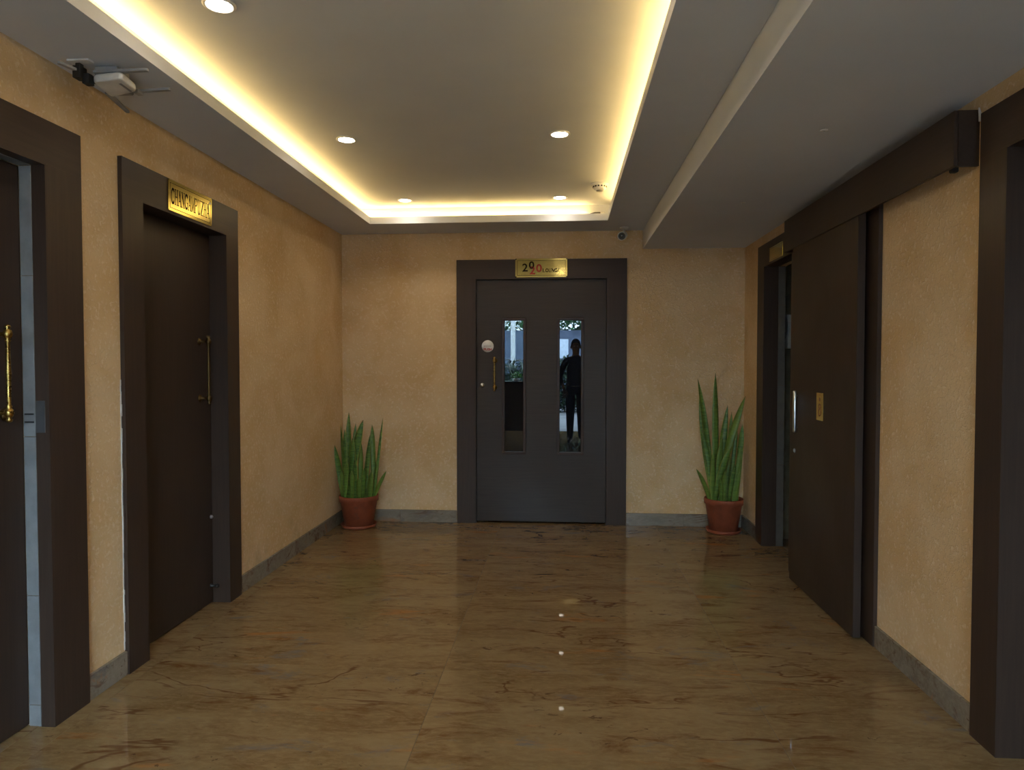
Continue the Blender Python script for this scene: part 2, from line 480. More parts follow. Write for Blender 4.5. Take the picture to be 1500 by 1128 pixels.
def border(m, Mx, w, h, inset, t, depth):
    for x0, x1, y0, y1 in ((inset, w-inset, inset, inset+t), (inset, w-inset, h-inset-t, h-inset), (inset, inset+t, inset, h-inset), (w-inset-t, w-inset, inset, h-inset)):
        m.prism([(x0, y0), (x1, y0), (x1, y1), (x0, y1)], depth, Mx)

# ------------------------------------------------------------ door handles
def pull_handle(parent, o, out, mat, L=0.30, stand=0.05):
    """turned brass pull: vertical grip on two posts with rosettes; o = lower post base on the leaf, out = outward normal"""
    o = Vector(o); out = Vector(out)
    m = MB()
    for z in (0.035, L - 0.035):
        m.lathe([(0.021, 0), (0.021, 0.004), (0.014, 0.008), (0.008, 0.014), (0.007, stand - 0.012), (0.012, stand - 0.004), (0.012, stand + 0.006)], 16,
                Matrix.Translation(o + Vector((0, 0, z))) @ rot_to(out))
    prof = [(0.0, 0.0), (0.008, 0.003), (0.011, 0.010), (0.007, 0.016), (0.013, 0.024), (0.016, 0.035), (0.013, 0.046), (0.008, 0.052), (0.0105, 0.058),
            (0.007, 0.064), (0.0085, L/2 - 0.02), (0.0105, L/2), (0.0085, L/2 + 0.02)]
    prof += [(r, L - z) for r, z in reversed(prof[:10])]
    m.lathe(prof, 16, Matrix.Translation(o + out*stand), cap=False)
    return m.build('handle', mat, parent)

# ------------------------------------------------------------ doors on the side walls
CT = 0.020             # casing projection from the wall
def side_casing(door, wall_x, s, out_a, in_a, in_b, out_b, top=2.276, lin=0.10):
    """s=+1: wall on the left, faces +X;  s=-1: wall on the right. Casing boards and lining of an opening."""
    def X(d0, d1): return sorted((wall_x + s*d0, wall_x + s*d1))
    x0, x1 = X(0, CT)
    for p, q in ((out_a, in_a), (in_b, out_b)):
        bx('casing_post', M['lamZ'], x0, x1, p, q, 0, OH, door, 0.0004)
    bx('casing_head', M['lamY'], x0, x1, out_a, out_b, OH, top, door, 0.0004)
    l0, l1 = X(-lin, CT - 0.0005)
    bx('lining', M['lamZ'], l0, l1, in_a - 0.0, in_a + 0.004, 0, OH, door)
    bx('lining', M['lamZ'], l0, l1, in_b - 0.004, in_b, 0, OH, door)
    bx('lining', M['lamY'], l0, l1, in_a, in_b, OH - 0.004, OH, door)

# --- door_1: near left door, set back, pale tiled reveal
d1 = setp(empty('door_1', (0, 0, 0)), 'dark brown door at the left edge with brass pull and pale tiled reveal', 'door', kind='structure')
side_casing(d1, XL, 1, 1.36, D1[0], D1[1], 2.600, lin=0.034)
zj = [0.0, 0.083, 0.50, 1.10, 1.70, OH - 0.006]
for a, b in zip(zj[:-1], zj[1:]):
    bx('reveal_tile', M['ptile'], XL - 0.082, XL - 0.035, D1[1] - 0.006, D1[1] + 0.001, a + 0.0012, b - 0.0012, d1, 0.0008)
bx('tile_bed', M['grout'], XL - 0.081, XL - 0.036, D1[1] - 0.003, D1[1], 0, OH, d1)
for a, b in ((D1[0], D1[0] + 0.43), (D1[0] + 0.43, D1[1] - 0.007)):
    bx('reveal_tile', M['ptile'], XL - 0.082, XL - 0.035, a + 0.001, b - 0.001, OH - 0.006, OH + 0.001, d1, 0.0008)
lf = bx('leaf', M['leafZ'], XL - 0.122, XL - 0.083, D1[0] + 0.004, D1[1] - 0.004, 0.008, OH - 0.008, d1, 0.002)
pull_handle(lf, (XL - 0.083, 2.282, 1.163), (1, 0, 0), M['brass'], 0.35, 0.052)
MB().lathe([(0.024, 0), (0.026, 0.004), (0.020, 0.012), (0.012, 0.016), (0.0, 0.017)], 18, Matrix.Translation((XL - 0.083, 2.325, 1.190)) @ rot_to((1, 0, 0))).build('lock_rose', M['oldbrass'], lf)
m = MB(); m.box(XL - 0.032, XL + 0.004, D1[1] - 0.007, D1[1] - 0.0035, 1.115, 1.235, 0.001)
sp = m.build('strike_plate', plain('dull_steel', (0.10, 0.10, 0.105), 0.5, 0.6), d1)
for z in (1.155, 1.185): bx('bolt_slot', M['black'], XL - 0.075, XL - 0.04, D1[1] - 0.0085, D1[1] - 0.0055, z - 0.003, z + 0.003, sp)
bx('threshold', M['tile'], XL - WT, XL - 0.045, D1[0], D1[1], 0.0003, 0.003, d1, 0.001)

# --- door_2: named door on the left wall
d2 = setp(empty('door_2'), 'dark brown flush door in the left wall beneath the engraved brass sign', 'door', kind='structure')
side_casing(d2, XL, 1, 2.852, D2[0], D2[1], 3.915)
lf = bx('leaf', M['leafZ'], XL - 0.120, XL - 0.082, D2[0] + 0.005, D2[1] - 0.005, 0.006, OH - 0.007, d2, 0.002)
pull_handle(lf, (XL - 0.082, 3.655, 1.150), (1, 0, 0), M['oldbrass'], 0.385, 0.052)
m = MB(); m.lathe([(0.012, 0), (0.012, 0.006), (0.007, 0.012), (0.007, 0.03), (0.011, 0.032), (0.011, 0.045), (0, 0.046)], 12, Matrix.Translation((XL - 0.082, 3.745, 0.105)) @ rot_to((1, 0, 0)))
m.build('door_stop', M['black'], lf)
MB().lathe([(0.011, 0), (0.010, 0.008), (0.006, 0.012), (0, 0.013)], 12, Matrix.Translation((XL - 0.082, 3.755, 0.50)) @ rot_to((1, 0, 0))).build('lock_cylinder', M['steel'], lf)
# ragged white caulk along the casing edge
m = MB()
zc = 0.11
while zc < 1.28:
    h = random.uniform(0.02, 0.07); m.box(XL, XL + random.uniform(0.002, 0.006), 2.847 - random.uniform(0, 0.003), 2.8515, zc, zc + h, 0.0008); zc += h
m.build('caulk_bead', M['caulk'], d2)

# --- door_3: lounge door in the end wall
d3 = setp(empty('door_3'), 'dark brown lounge door with two tall narrow glass panes in the end wall', 'door', kind='structure')
yc = YB - CT
bx('casing_post', M['lamZ'], -0.913, DB[0], yc, YB, 0, OH, d3, 0.0004)
bx('casing_post', M['lamZ'], DB[1], 0.543, yc, YB, 0, OH, d3, 0.0004)
bx('casing_head', M['lamX'], -0.913, 0.543, yc, YB, OH, 2.276, d3, 0.0004)
bx('lining', M['lamZ'], DB[0], DB[0] + 0.004, YB - CT + 0.001, YB + 0.09, 0, OH, d3)
bx('lining', M['lamZ'], DB[1] - 0.004, DB[1], YB - CT + 0.001, YB + 0.09, 0, OH, d3)
bx('lining', M['lamX'], DB[0], DB[1], YB - CT + 0.001, YB + 0.09, OH - 0.004, OH, d3)
yl = YB + 0.008        # face of the leaf
W1 = (-0.499, -0.338, 0.622, 1.755); W2 = (-0.024, 0.158, 0.622, 1.755)
m = MB()
xa, xb = DB[0] + 0.007, DB[1] - 0.007
for x0, x1, z0, z1 in ((xa, W1[0], .016, OH-.008), (W1[1], W2[0], .016, OH-.008), (W2[1], xb, .016, OH-.008),
                       (W1[0], W1[1], .016, W1[2]), (W1[0], W1[1], W1[3], OH-.008), (W2[0], W2[1], .016, W2[2]), (W2[0], W2[1], W2[3], OH-.008)):
    m.box(x0, x1, yl, yl + 0.04, z0, z1)
bmesh.ops.remove_doubles(m.bm, verts=m.bm.verts, dist=1e-5)
lf = m.build('leaf', M['leafX'], d3)
for W in (W1, W2):
    x0, x1, z0, z1 = W; t = 0.024
    for q in ((x0 - t, x1 + t, z1, z1 + t), (x0 - t, x1 + t, z0 - t, z0), (x0 - t, x0, z0, z1), (x1, x1 + t, z0, z1)):
        bx('glazing_bead', M['bead'], q[0], q[1], yl - 0.014, yl + 0.004, q[2], q[3], lf, 0.003)
    bx('glass_pane', M['glass'], x0 - 0.004, x1 + 0.004, yl + 0.008, yl + 0.014, z0 - 0.004, z1 + 0.004, lf)
pull_handle(lf, (-0.583, yl, 1.145), (0, -1, 0), M['brass'], 0.30, 0.045)
MB().lathe([(0.019, 0), (0.019, 0.004), (0.016, 0.007), (0.008, 0.0075), (0.007, 0.010), (0, 0.0105)], 20, Matrix.Translation((-0.694, yl, 1.198)) @ rot_to((0, -1, 0))).build('lock_cylinder', M['steel'], lf)
st = setp(empty('push_sticker', (-0.646, yl, 1.535)), 'round white sticker with red PUSH lettering on the lounge door', 'sticker')
MB().lathe([(0.052, 0.0), (0.052, 0.0008)], 36, rot_to((0, -1, 0))).build('disc', M['white'], st)
FS = frame((0, -0.0009, 0), (1, 0, 0), (0, 0, 1))
fit_text('lettering', 'PUSH', FS, -0.035, 0.035, -0.037, -0.017, M['red'], st, 0.035)
m = MB()
for k in range(7): m.prism([(-0.033 + k*0.0095, -0.008), (-0.0275 + k*0.0095, -0.008), (-0.0275 + k*0.0095, 0.008 + 0.004*(k % 2)), (-0.033 + k*0.0095, 0.008)], 0.0004, FS)
m.build('faint_print', M['greytxt'], st)

# --- door_4: open washroom doorway at the far right
d4 = setp(empty('door_4'), 'dark framed open washroom doorway at the far right', 'door', kind='structure')
side_casing(d4, XR, -1, 4.500, D4[0], D4[1], 5.430, lin=0.088)
zj = [0.0, 0.62, 1.22, 1.82, OH - 0.006]
for a, b in zip(zj[:-1], zj[1:]):
    bx('reveal_tile', M['dtile'], XR + 0.089, XR + WT, D4[1] - 0.006, D4[1] + 0.002, a + 0.0015, b - 0.0015, d4, 0.0008)
bx('tile_bed', M['grout'], XR + 0.090, XR + WT - 0.002, D4[1] - 0.003, D4[1], 0, OH, d4)
# washroom behind it
ws = setp(empty('wall_washroom'), 'dim olive tiled washroom seen through the far right doorway', 'wall', kind='structure')
WX0, WX1, WY0, WY1, WH = XR + WT + 0.0, 3.0, 3.9, 5.50, 2.40
m = MB(); m.box(WX0, WX1, WY1, WY1 + 0.05, 0, WH); m.box(WX1, WX1 + 0.05, WY0, WY1 + 0.05, 0, WH); m.box(WX0, WX1, WY0 - 0.05, WY0, 0, WH); m.box(WX0, WX1, WY0, WY1, WH, WH + 0.05)
m.build('wall_body', M['otile'], ws)
for i in range(4):
    for k in range(4):
        bx('wall_tile', M['otile'], WX0 + i*0.33 + 0.001, WX0 + (i+1)*0.33 - 0.001, WY1 - 0.008, WY1, 0.02 + k*0.6 + 0.001, 0.02 + (k+1)*0.59, ws, 0.0008)
dp = setp(empty('tissue_dispenser', (1.79, WY1 - 0.009, 1.50)), 'white tissue dispenser on the washroom wall beyond the sliding door', 'dispenser')
m = MB(); m.prism([(0, 0), (0.11, 0), (0.11, 0.20), (0.07, 0.26), (0, 0.26)], 0.20, frame((0.13, 0, 0), (0, -1, 0), (0, 0, 1)))
m.build('body', M['white'], dp)
bx('tissue_slot', M['black'], -0.03, 0.09, -0.1125, -0.109, 0.03, 0.05, dp)

# --- door_6: sliding door on a covered track
d6 = setp(empty('door_5'), 'dark brown sliding door hung from a boxed track on the right wall', 'door', kind='structure')
bx('casing_post', M['lamZ'], XR - CT, XR, 3.400, 3.552, 0, OH, d6, 0.0015)
bx('casing_post', M['lamZ'], XR - CT, XR, 4.350, 4.490, 0, OH, d6, 0.0015)
bx('casing_head', M['lamY'], XR - CT, XR, 3.400, 4.490, OH, 2.276, d6, 0.0015)
bx('back_panel', M['lamZ'], XR - 0.008, XR, 3.552, 4.350, 0, OH, d6)
lf = bx('leaf', M['leafZ'], 1.445, 1.483, 3.484, 4.440, 0.010, 2.118, d6, 0.002)
tc = MB()
tc.box(1.435, 1.450, 2.650, 4.580, 2.100, 2.304, 0.0015); tc.box(1.450, XR, 2.650, 2.664, 2.100, 2.304); tc.box(1.450, XR, 4.566, 4.580, 2.100, 2.304); tc.box(1.450, XR, 2.664, 4.566, 2.290, 2.304)
tc = tc.build('track_cover', M['lamY'], d6)
bx('track_rail', M['black'], 1.452, 1.480, 2.700, 4.550, 2.119, 2.150, d6, 0.002)
bx('rail_stop', M['black'], 1.452, 1.478, 2.690, 2.715, 2.090, 2.122, d6, 0.004)
m = MB(); m.tube([(1.430, 4.325, z) for z in (0.955, 0.960, 1.207, 1.212)], [0.009, 0.012, 0.012, 0.009], 18)
for z in (0.985, 1.182): m.tube([(1.445, 4.325, z), (1.430, 4.325, z)], 0.006, 8)
m.build('handle', M['steel'], lf)
bx('handle_plate', M['greyp'], 1.442, 1.4455, 4.345, 4.378, 0.958, 1.209, lf, 0.001)
MB().lathe([(0.013, 0), (0.013, 0.004), (0.009, 0.008), (0, 0.0085)], 16, Matrix.Translation((1.445, 4.360, 0.838)) @ rot_to((-1, 0, 0))).build('lock_cylinder', M['greyp'], lf)
m = MB()
m.tube([(XR - 0.004, 2.644, 2.26), (XR - 0.002, 2.645, 2.285), (XR - 0.006, 2.646, 2.31)], [0.004, 0.006, 0.003], 6).build('caulk_bead', M['caulk'], d6)

# --- near right door
d5 = setp(empty('door_6'), 'dark brown doorway at the right edge of the photo', 'door', kind='structure')
side_casing(d5, XR, -1, 1.33, D5[0], D5[1], 2.610)
bx('leaf', M['leafZ'], XR + 0.085, XR + 0.123, D5[0] + 0.005, D5[1] - 0.005, 0.008, OH - 0.008, d5, 0.002)

# ------------------------------------------------------------ brass signs
PT = 0.003
# lounge sign
s = setp(empty('sign_plate', (-0.404, yc - 0.0005, 2.121)), 'brass sign reading 2020 LOUNGE above the end wall door', 'sign')
pw, ph = 0.443, 0.160
FP = frame((0, 0, 0), (1, 0, 0), (0, 0, 1)); FP1 = frame((0, -PT, 0), (1, 0, 0), (0, 0, 1))
bx('plate', M['plate'], 0, pw, -PT, 0, 0, ph, s, 0.0006)
m = MB(); border(m, FP1, pw, ph, 0.0, 0.010, 0.0012); m.build('raised_rim', M['plate'], s)
m = MB(); border(m, FP1, pw, ph, 0.0155, 0.0028, 0.0007); m.build('border_line', M['ink'], s)
fit_text('numeral', '2', FP1, 0.060, 0.106, 0.050, 0.118, M['ink'], s, 0.02)
fit_text('numeral', '0', FP1, 0.116, 0.162, 0.072, 0.136, M['ink'], s, 0.02)
fit_text('numeral', '2', FP1, 0.122, 0.170, 0.026, 0.094, M['red'], s, 0.02)
fit_text('numeral', '0', FP1, 0.178, 0.226, 0.044, 0.112, M['red'], s, 0.02)
serif_text('lettering', 'LOUNGE', FP1, 0.232, 0.386, 0.045, 0.073, M['ink'], s, wt=1.5)
# CHANGAMPUZHA sign
s = setp(empty('sign_plate', (XL + CT + 0.0005, 3.195, 2.122)), 'brass sign engraved CHANGAMPUZHA over the left wall door', 'sign')
pw, ph = 0.408, 0.150
s.rotation_euler = (0, math.radians(0.9), 0)   # plate leans out at the top
bx('plate', M['plate'], 0, PT, 0, pw, 0, ph, s, 0.0006)
FP1 = frame((PT, 0, 0), (0, 1, 0), (0, 0, 1))
m = MB(); border(m, FP1, pw, ph, 0.0, 0.007, 0.0012); m.build('raised_rim', M['plate'], s)
m = MB(); border(m, FP1, pw, ph, 0.014, 0.002, 0.0006); m.build('border_line', M['ink'], s)
serif_text('lettering', 'CHANGAMPUZHA', FP1, 0.024, 0.386, 0.036, 0.112, M['ink'], s)
MB().lathe([(0.006, 0), (0.006, 0.003), (0.003, 0.005), (0, 0.0052)], 10, Matrix.Translation((PT, pw - 0.018, ph - 0.03)) @ rot_to((1, 0, 0))).build('screw', M['steel'], s)
# washroom sign
s = setp(empty('sign_plate', (XR - CT - 0.0005, 5.125, 2.121)), 'small brass sign above the open washroom doorway', 'sign')
bx('plate', M['plate'], -PT, 0, -0.30, 0, 0, 0.10, s, 0.0006)
FP1 = frame((-PT, 0, 0), (0, -1, 0), (0, 0, 1))
m = MB(); border(m, FP1, 0.30, 0.10, 0.008, 0.002, 0.0006)
m.build('border_line', M['oldbrass'], s)
# sliding door pictogram
s = setp(empty('sign_plate', (1.4447, 3.998, 1.058)), 'small upright brass pictogram plate on the sliding door', 'sign')
bx('plate', M['plate'], -PT, 0, -0.098, 0, 0, 0.155, s, 0.0006)
FP1 = frame((-PT, 0, 0), (0, -1, 0), (0, 0, 1))
m = MB()
def ring(m, cx, cy, rx, ry, w, n=20):
    a = arc(cx, cy, rx, ry, 0, 360, n); b = arc(cx, cy, rx - w, ry - w, 0, 360, n)
    for k in range(n): m.prism([a[k], a[k+1], b[k+1], b[k]], 0.0006, FP1)
m.prism(arc(0.049, 0.118, 0.008, 0.011, 0, 360, 14)[:-1], 0.0006, FP1)
m.prism([(0.045, 0.142), (0.053, 0.142), (0.053, 0.147), (0.045, 0.147)], 0.0006, FP1)
ring(m, 0.049, 0.080, 0.017, 0.014, 0.006); ring(m, 0.049, 0.046, 0.021, 0.022, 0.006)
m.build('pictogram', plain('rust_red_print', (0.23, 0.06, 0.02), 0.5), s)

# ------------------------------------------------------------ cove lights
zl = ZC + CS
def led(label, x0, x1, y0, y1):
    e = setp(empty('led_strip', ((x0+x1)/2, (y0+y1)/2, zl)), label, 'light', 'cove light strips')
    cx, cy = (x0+x1)/2, (y0+y1)/2
    bx('strip_tape', M['white'], x0-cx-0.002, x1-cx+0.002, y0-cy-0.002, y1-cy+0.002, 0, 0.002, e)
    bx('diodes', M['led'], x0-cx, x1-cx, y0-cy, y1-cy, 0.0021, 0.005, e)
    return e
so = 0.068; wd = 0.012
led('warm strip light hidden along the left side of the ceiling recess', TX0 - so - wd, TX0 - so, TY0, TY1 + so)
led('warm strip light hidden along the right side of the ceiling recess', TX1 + so, TX1 + so + wd, TY0, TY1 - 0.10)
bs = led('warm strip light across the far end of the ceiling recess', TX0 - so + 0.01, TX1 - 0.16, TY1 + so, TY1 + so + wd)
m = MB()
ox, oy = bs.location.x, bs.location.y
m.tube([(TX1 - 0.16 - ox, TY1 + so + 0.005 - oy, 0.006), (TX1 - 0.10 - ox, TY1 + 0.02 - oy, 0.010), (TX1 - 0.055 - ox, TY1 + 0.012 - oy, 0.008)], 0.005, 6)
m.build('cable_tail', M['cable'], bs)
bx('connector', M['white'], TX1 - 0.057 - ox, TX1 - 0.022 - ox, TY1 + 0.004 - oy, TY1 + 0.018 - oy, 0.0, 0.014, bs, 0.002)
led('warm strip light at the near end of the ceiling recess', TX0, TX1, TY0 - so - wd, TY0 - so)

# ------------------------------------------------------------ downlights
def downlight(x, y, label):
    e = setp(empty('downlight', (x, y, ZU)), label, 'light', 'recessed ceiling downlights')
    MB().lathe([(0.058, 0.0), (0.058, -0.003), (0.052, -0.007), (0.046, -0.006), (0.044, -0.0015), (0.044, 0.0)], 28, cap=False).build('trim_ring', M['white'], e)
    MB().lathe([(0.0435, -0.0010), (0.0435, -0.0035), (0.02, -0.005), (0.0, -0.0055)], 28).build('lens', M['down'], e)
    ld = bpy.data.lights.new('downlight_beam', 'SPOT'); ld.energy = DOWN_POWER; ld.color = (1.0, 0.88, 0.72)
    ld.spot_size = math.radians(125); ld.spot_blend = 0.9; ld.shadow_soft_size = 0.04
    lo = bpy.data.objects.new('downlight_beam', ld); COL.objects.link(lo); lo.parent = e; lo.location = (0, 0, -0.02)
downlight(-1.23, 2.40, 'round downlight at the top left of the ceiling recess, nearest the router')
downlight(-1.235, 3.86, 'round downlight left of centre, second from the end wall')
downlight(-1.231, 5.293, 'round downlight at the far left corner of the recess')
downlight(-0.018, 3.857, 'round downlight right of centre, second from the end wall')
downlight(-0.024, 5.296, 'round downlight at the far right, near the smoke detector')
downlight(-0.02, 2.30, 'round downlight right of centre, third from the end wall')
for x in (-1.23, -0.02): downlight(x, 0.85, 'round downlight nearest the entrance, %s of its row' % ('left' if x < -1 else 'right'))

# ------------------------------------------------------------ smoke detector
e = setp(empty('smoke_detector', (0.262, 4.93, ZU)), 'white smoke detector on the recessed ceiling by the right cove light', 'smoke detector')
MB().lathe([(0.062, 0), (0.062, -0.010), (0.058, -0.014)], 28).build('base', M['white'], e)
MB().lathe([(0.050, -0.014), (0.047, -0.030), (0.036, -0.044), (0.030, -0.046), (0, -0.046)], 28, cap=False).build('cap', M['white'], e)
for k in range(14):
    a = 2*PI*k/14
    mm = MB(); mm.box(0.0455, 0.0505, -0.006, 0.006, -0.028, -0.018)
    mm.bm.transform(Matrix.Rotation(a, 4, 'Z')); mm.build('vent_slot', M['black'], e)
MB().lathe([(0.026, -0.046), (0.024, -0.052), (0, -0.053)], 20, cap=False).build('sensor_button', M['greyp'], e)

# ------------------------------------------------------------ bullet camera
e = setp(empty('security_camera', (0.506, 5.735, ZC)), 'white bullet security camera hanging from the ceiling beside the beam', 'security camera')
MB().lathe([(0.036, 0), (0.036, -0.006), (0.026, -0.014), (0.014, -0.018)], 24).build('ceiling_base', M['white'], e)
MB().tube([(0, 0, -0.014), (0, -0.002, -0.030), (-0.006, -0.004, -0.042)], 0.012, 12).build('stem', M['white'], e)
dirv = Vector((-0.22, -0.93, -0.22)).normalized()
ctr = Vector((-0.012, -0.01, -0.072))
Mx = Matrix.Translation(ctr - dirv*0.05) @ rot_to(dirv)
MB().lathe([(0.0, 0.0), (0.026, 0.002), (0.034, 0.012), (0.036, 0.09), (0.036, 0.112), (0.031, 0.114), (0.029, 0.100)], 28, Mx, cap=False).build('housing', M['white'], e)
MB().lathe([(0.0295, 0.101), (0.0, 0.1015)], 24, Mx, cap=False).build('front_glass', M['black'], e)
MB().lathe([(0.011, 0.101), (0.011, 0.106), (0.006, 0.107), (0, 0.1055)], 16, Mx).build('lens', M['glass'], e)

# ------------------------------------------------------------ wireless router on the left wall/ceiling corner
e = setp(empty('wireless_router', (-1.735, 2.56, ZC)), 'white wireless router with grey antennas under the ceiling at top left', 'router')
cx, cy = -1.735, 2.56
corner = [(-1.785, 2.500), (-1.655, 2.480), (-1.672, 2.604), (-1.815, 2.656)]
def rounded(poly, r, n=4):
    out = []
    for i, p in enumerate(poly):
        p = Vector(p); a = (Vector(poly[i-1]) - p).normalized(); b = (Vector(poly[(i+1) % len(poly)]) - p).normalized()
        A, B = p + a*r, p + b*r
        for k in range(n+1):
            t = k/n; out.append(tuple(A*(1-t)**2 + p*2*t*(1-t) + B*t*t))
    return out
def scaled(poly, f):
    c = sum((Vector(p) for p in poly), Vector((0, 0)))/len(poly)
    return [tuple(c + (Vector(p) - c)*f) for p in poly]
def loft(polys_z, name, mat, parent):
    b = bmesh.new(); rings = [[b.verts.new((x - cx, y - cy, z - ZC)) for x, y in P] for P, z in polys_z]
    n = len(rings[0])
    for r0, r1 in zip(rings[:-1], rings[1:]):
        for k in range(n): b.faces.new((r0[k], r0[(k+1)%n], r1[(k+1)%n], r1[k]))
    b.faces.new(list(reversed(rings[0]))); b.faces.new(rings[-1])
    bmesh.ops.recalc_face_normals(b, faces=b.faces)
    me = bpy.data.meshes.new(name); b.to_mesh(me); b.free()
    return link(name, me, mat, parent)
rc = rounded(corner, 0.022)
bod = loft([(scaled(rc, 0.90), 2.444), (scaled(rc, 0.975), 2.447), (rc, 2.453), (rc, 2.464), (scaled(rc, 0.93), 2.472)], 'body', M['white'], e)
loft([([(-1.694, 2.524), (-1.684, 2.522), (-1.690, 2.598), (-1.700, 2.600)], 2.4425), ([(-1.694, 2.524), (-1.684, 2.522), (-1.690, 2.598), (-1.700, 2.600)], 2.446)], 'status_slot', M['greyp'], bod)
def paddle(a, b, w0, w1, th=0.009):
    a, b = Vector(a), Vector(b); d = (b - a); L = d.length; d.normalize(); sd = Vector((-d.y, d.x, 0)).normalized(); up = d.cross(sd)
    Mx = Matrix((d, sd, up)).transposed().to_4x4(); Mx.translation = a - Vector((cx, cy, ZC))
    m = MB(); m.prism(rounded([(0, -w0/2), (L, -w1/2), (L, w1/2), (0, w0/2)], 0.005, 2), th, Mx); return m.build('antenna_or_shadow', M['greyp'], e)
paddle((-1.775, 2.500, 2.474), (-1.558, 2.494, 2.474), 0.020, 0.016)
paddle((-1.735, 2.682, 2.474), (-1.578, 2.672, 2.474), 0.020, 0.016)
paddle((-1.822, 2.640, 2.455), (-1.866, 2.838, 2.452), 0.020, 0.016)
paddle((-1.812, 2.535, 2.474), (-1.850, 2.410, 2.476), 0.018, 0.016)  # this paddle stands in for a dark shadow beside the adapter
m = MB(); m.box(-1.725 - cx, -1.70 - cx, 2.655 - cy, 2.69 - cy, 2.462 - ZC, 2.478 - ZC, 0.003); m.box(-1.815 - cx, -1.74 - cx, 2.60 - cy, 2.69 - cy, 2.464 - ZC, 2.480 - ZC, 0.004); m.box(-1.79 - cx, -1.70 - cx, 2.52 - cy, 2.60 - cy, 2.470 - ZC, ZC - 0.0005 - ZC, 0.003)
m.build('mounting_bracket', M['greyp'], e)
ao = Vector((-1.822 - cx, 2.500 - cy, 0))
m = MB(); m.box(-0.020, 0.012, -0.030, 0.010, -0.062, -0.016, 0.004, 2); m.box(-0.008, 0.012, -0.030, -0.008, -0.022, -0.0074, 0.002); m.box(0.006, 0.034, -0.014, 0.020, -0.078, -0.040, 0.004, 2)
pa = m.build('power_adapter', M['black'], e, ao); pa['label'] = 'black power adapter'
m = MB(); m.tube([(0.0, 0.01, -0.05), (-0.01, 0.05, -0.045), (0.03, 0.11, -0.045)], 0.003, 6); m.build('cord', M['black'], pa)
e3 = setp(empty('ceiling_socket', (-1.808, 2.462, ZC)), 'white socket plate on the ceiling above the black adapter', 'socket')
m = MB(); m.box(-0.043, 0.043, -0.008, 0.024, -0.007, -0.0002, 0.002, 2); m.build('plate', M['white'], e3)
m = MB(); m.lathe([(0.003, -0.0075), (0.003, -0.0068)], 10, Matrix.Translation((0.036, 0.008, 0))); m.build('screw', M['steel'], e3)

# ------------------------------------------------------------ small hooks on the beam underside
for (x, y), lab in (((1.094, 2.985), 'small metal ceiling screw cap on the beam, nearer the viewer'), ((1.089, 4.262), 'small metal ceiling screw cap on the beam, nearer the end wall')):
    e = setp(empty('screw_cap', (x, y, ZB)), lab, 'screw cap', 'screw caps on the beam')
    MB().lathe([(0.017, 0), (0.017, -0.0015), (0.012, -0.004), (0.004, -0.005)], 18).build('washer', M['white'], e)
    MB().lathe([(0.004, -0.004), (0.004, -0.010), (0.0, -0.011)], 10).build('stud', M['steel'], e)

# ------------------------------------------------------------ snake plants
F_, CXp, CYp = 1000.0, 750.0, 564.0
_th = math.radians(1.604); _ps = math.radians(4.2305)
_f = Vector((-math.sin(_ps)*math.cos(_th), math.cos(_ps)*math.cos(_th), -math.sin(_th))); _r = Vector((math.cos(_ps), math.sin(_ps), 0)); _u = _r.cross(_f)
def at_depth(px, py, Y):
    d = _f*F_ + _r*(px - CXp) - _u*(py - CYp); t = Y/d.y
    return Vector((0, 0, CAM_H)) + d*t
def leaf_mesh(pts, width, yaw, curl=0.35, tipk=0.34, twist=0.5):
    """pts: centre line (local, >=3 control points, quadratic/cubic); strap with shallow V section, pointed tip"""
    n = 14
    P = []
    for k in range(n + 1):
        t = k/n
        if len(pts) == 3: a, b, c = pts; p = a*(1-t)**2 + b*2*t*(1-t) + c*t*t
        else: a, b, c, d = pts; p = a*(1-t)**3 + b*3*t*(1-t)**2 + c*3*t*t*(1-t) + d*t**3
        P.append(p)
    b = bmesh.new(); uvl = b.loops.layers.uv.new('UVMap')
    rows = []
    for k, p in enumerate(P):
        t = k/n
        w = width*(0.62 + 0.38*math.sin(min(1, t/0.45)*PI/2))
        if t > 1 - tipk: w *= max(0.02, math.cos((t - 1 + tipk)/tipk*PI/2)**0.8)
        tan = (P[min(k+1, n)] - P[max(k-1, 0)]).normalized()
        ang = yaw + twist*t
        sd = Vector((math.cos(ang), math.sin(ang), 0)); sd = (sd - tan*sd.dot(tan)).normalized(); nr = tan.cross(sd)
        cu = curl*(1 - 0.5*t)
        row = []
        for j, q in enumerate((-1, -0.5, 0, 0.5, 1)):
            row.append(p + sd*(w/2*q) + nr*(w/2*cu*(q*q)))
        rows.append((row, nr))
    th = 0.0022
    def grid(off, flip):
        g = [[b.verts.new(v + nr*off) for v in row] for row, nr in rows]
        for k in range(n):
            for j in range(4):
                q = [g[k][j], g[k][j+1], g[k+1][j+1], g[k+1][j]]; uvq = [(j/4, k/n), ((j+1)/4, k/n), ((j+1)/4, (k+1)/n), (j/4, (k+1)/n)]
                if flip: q.reverse(); uvq.reverse()
                f = b.faces.new(q); f.smooth = True
                for lp, u in zip(f.loops, uvq): lp[uvl].uv = u
        return g
    A, B = grid(th/2, False), grid(-th/2, True)
    for k in range(n):
        for j, flip in ((0, False), (4, True)):
            q = [A[k][j], A[k+1][j], B[k+1][j], B[k][j]]
            if flip: q.reverse()
            f = b.faces.new(q)
            for lp in f.loops: lp[uvl].uv = (j/4, k/n)
    me = bpy.data.meshes.new('leaf'); b.to_mesh(me); b.free()
    return me
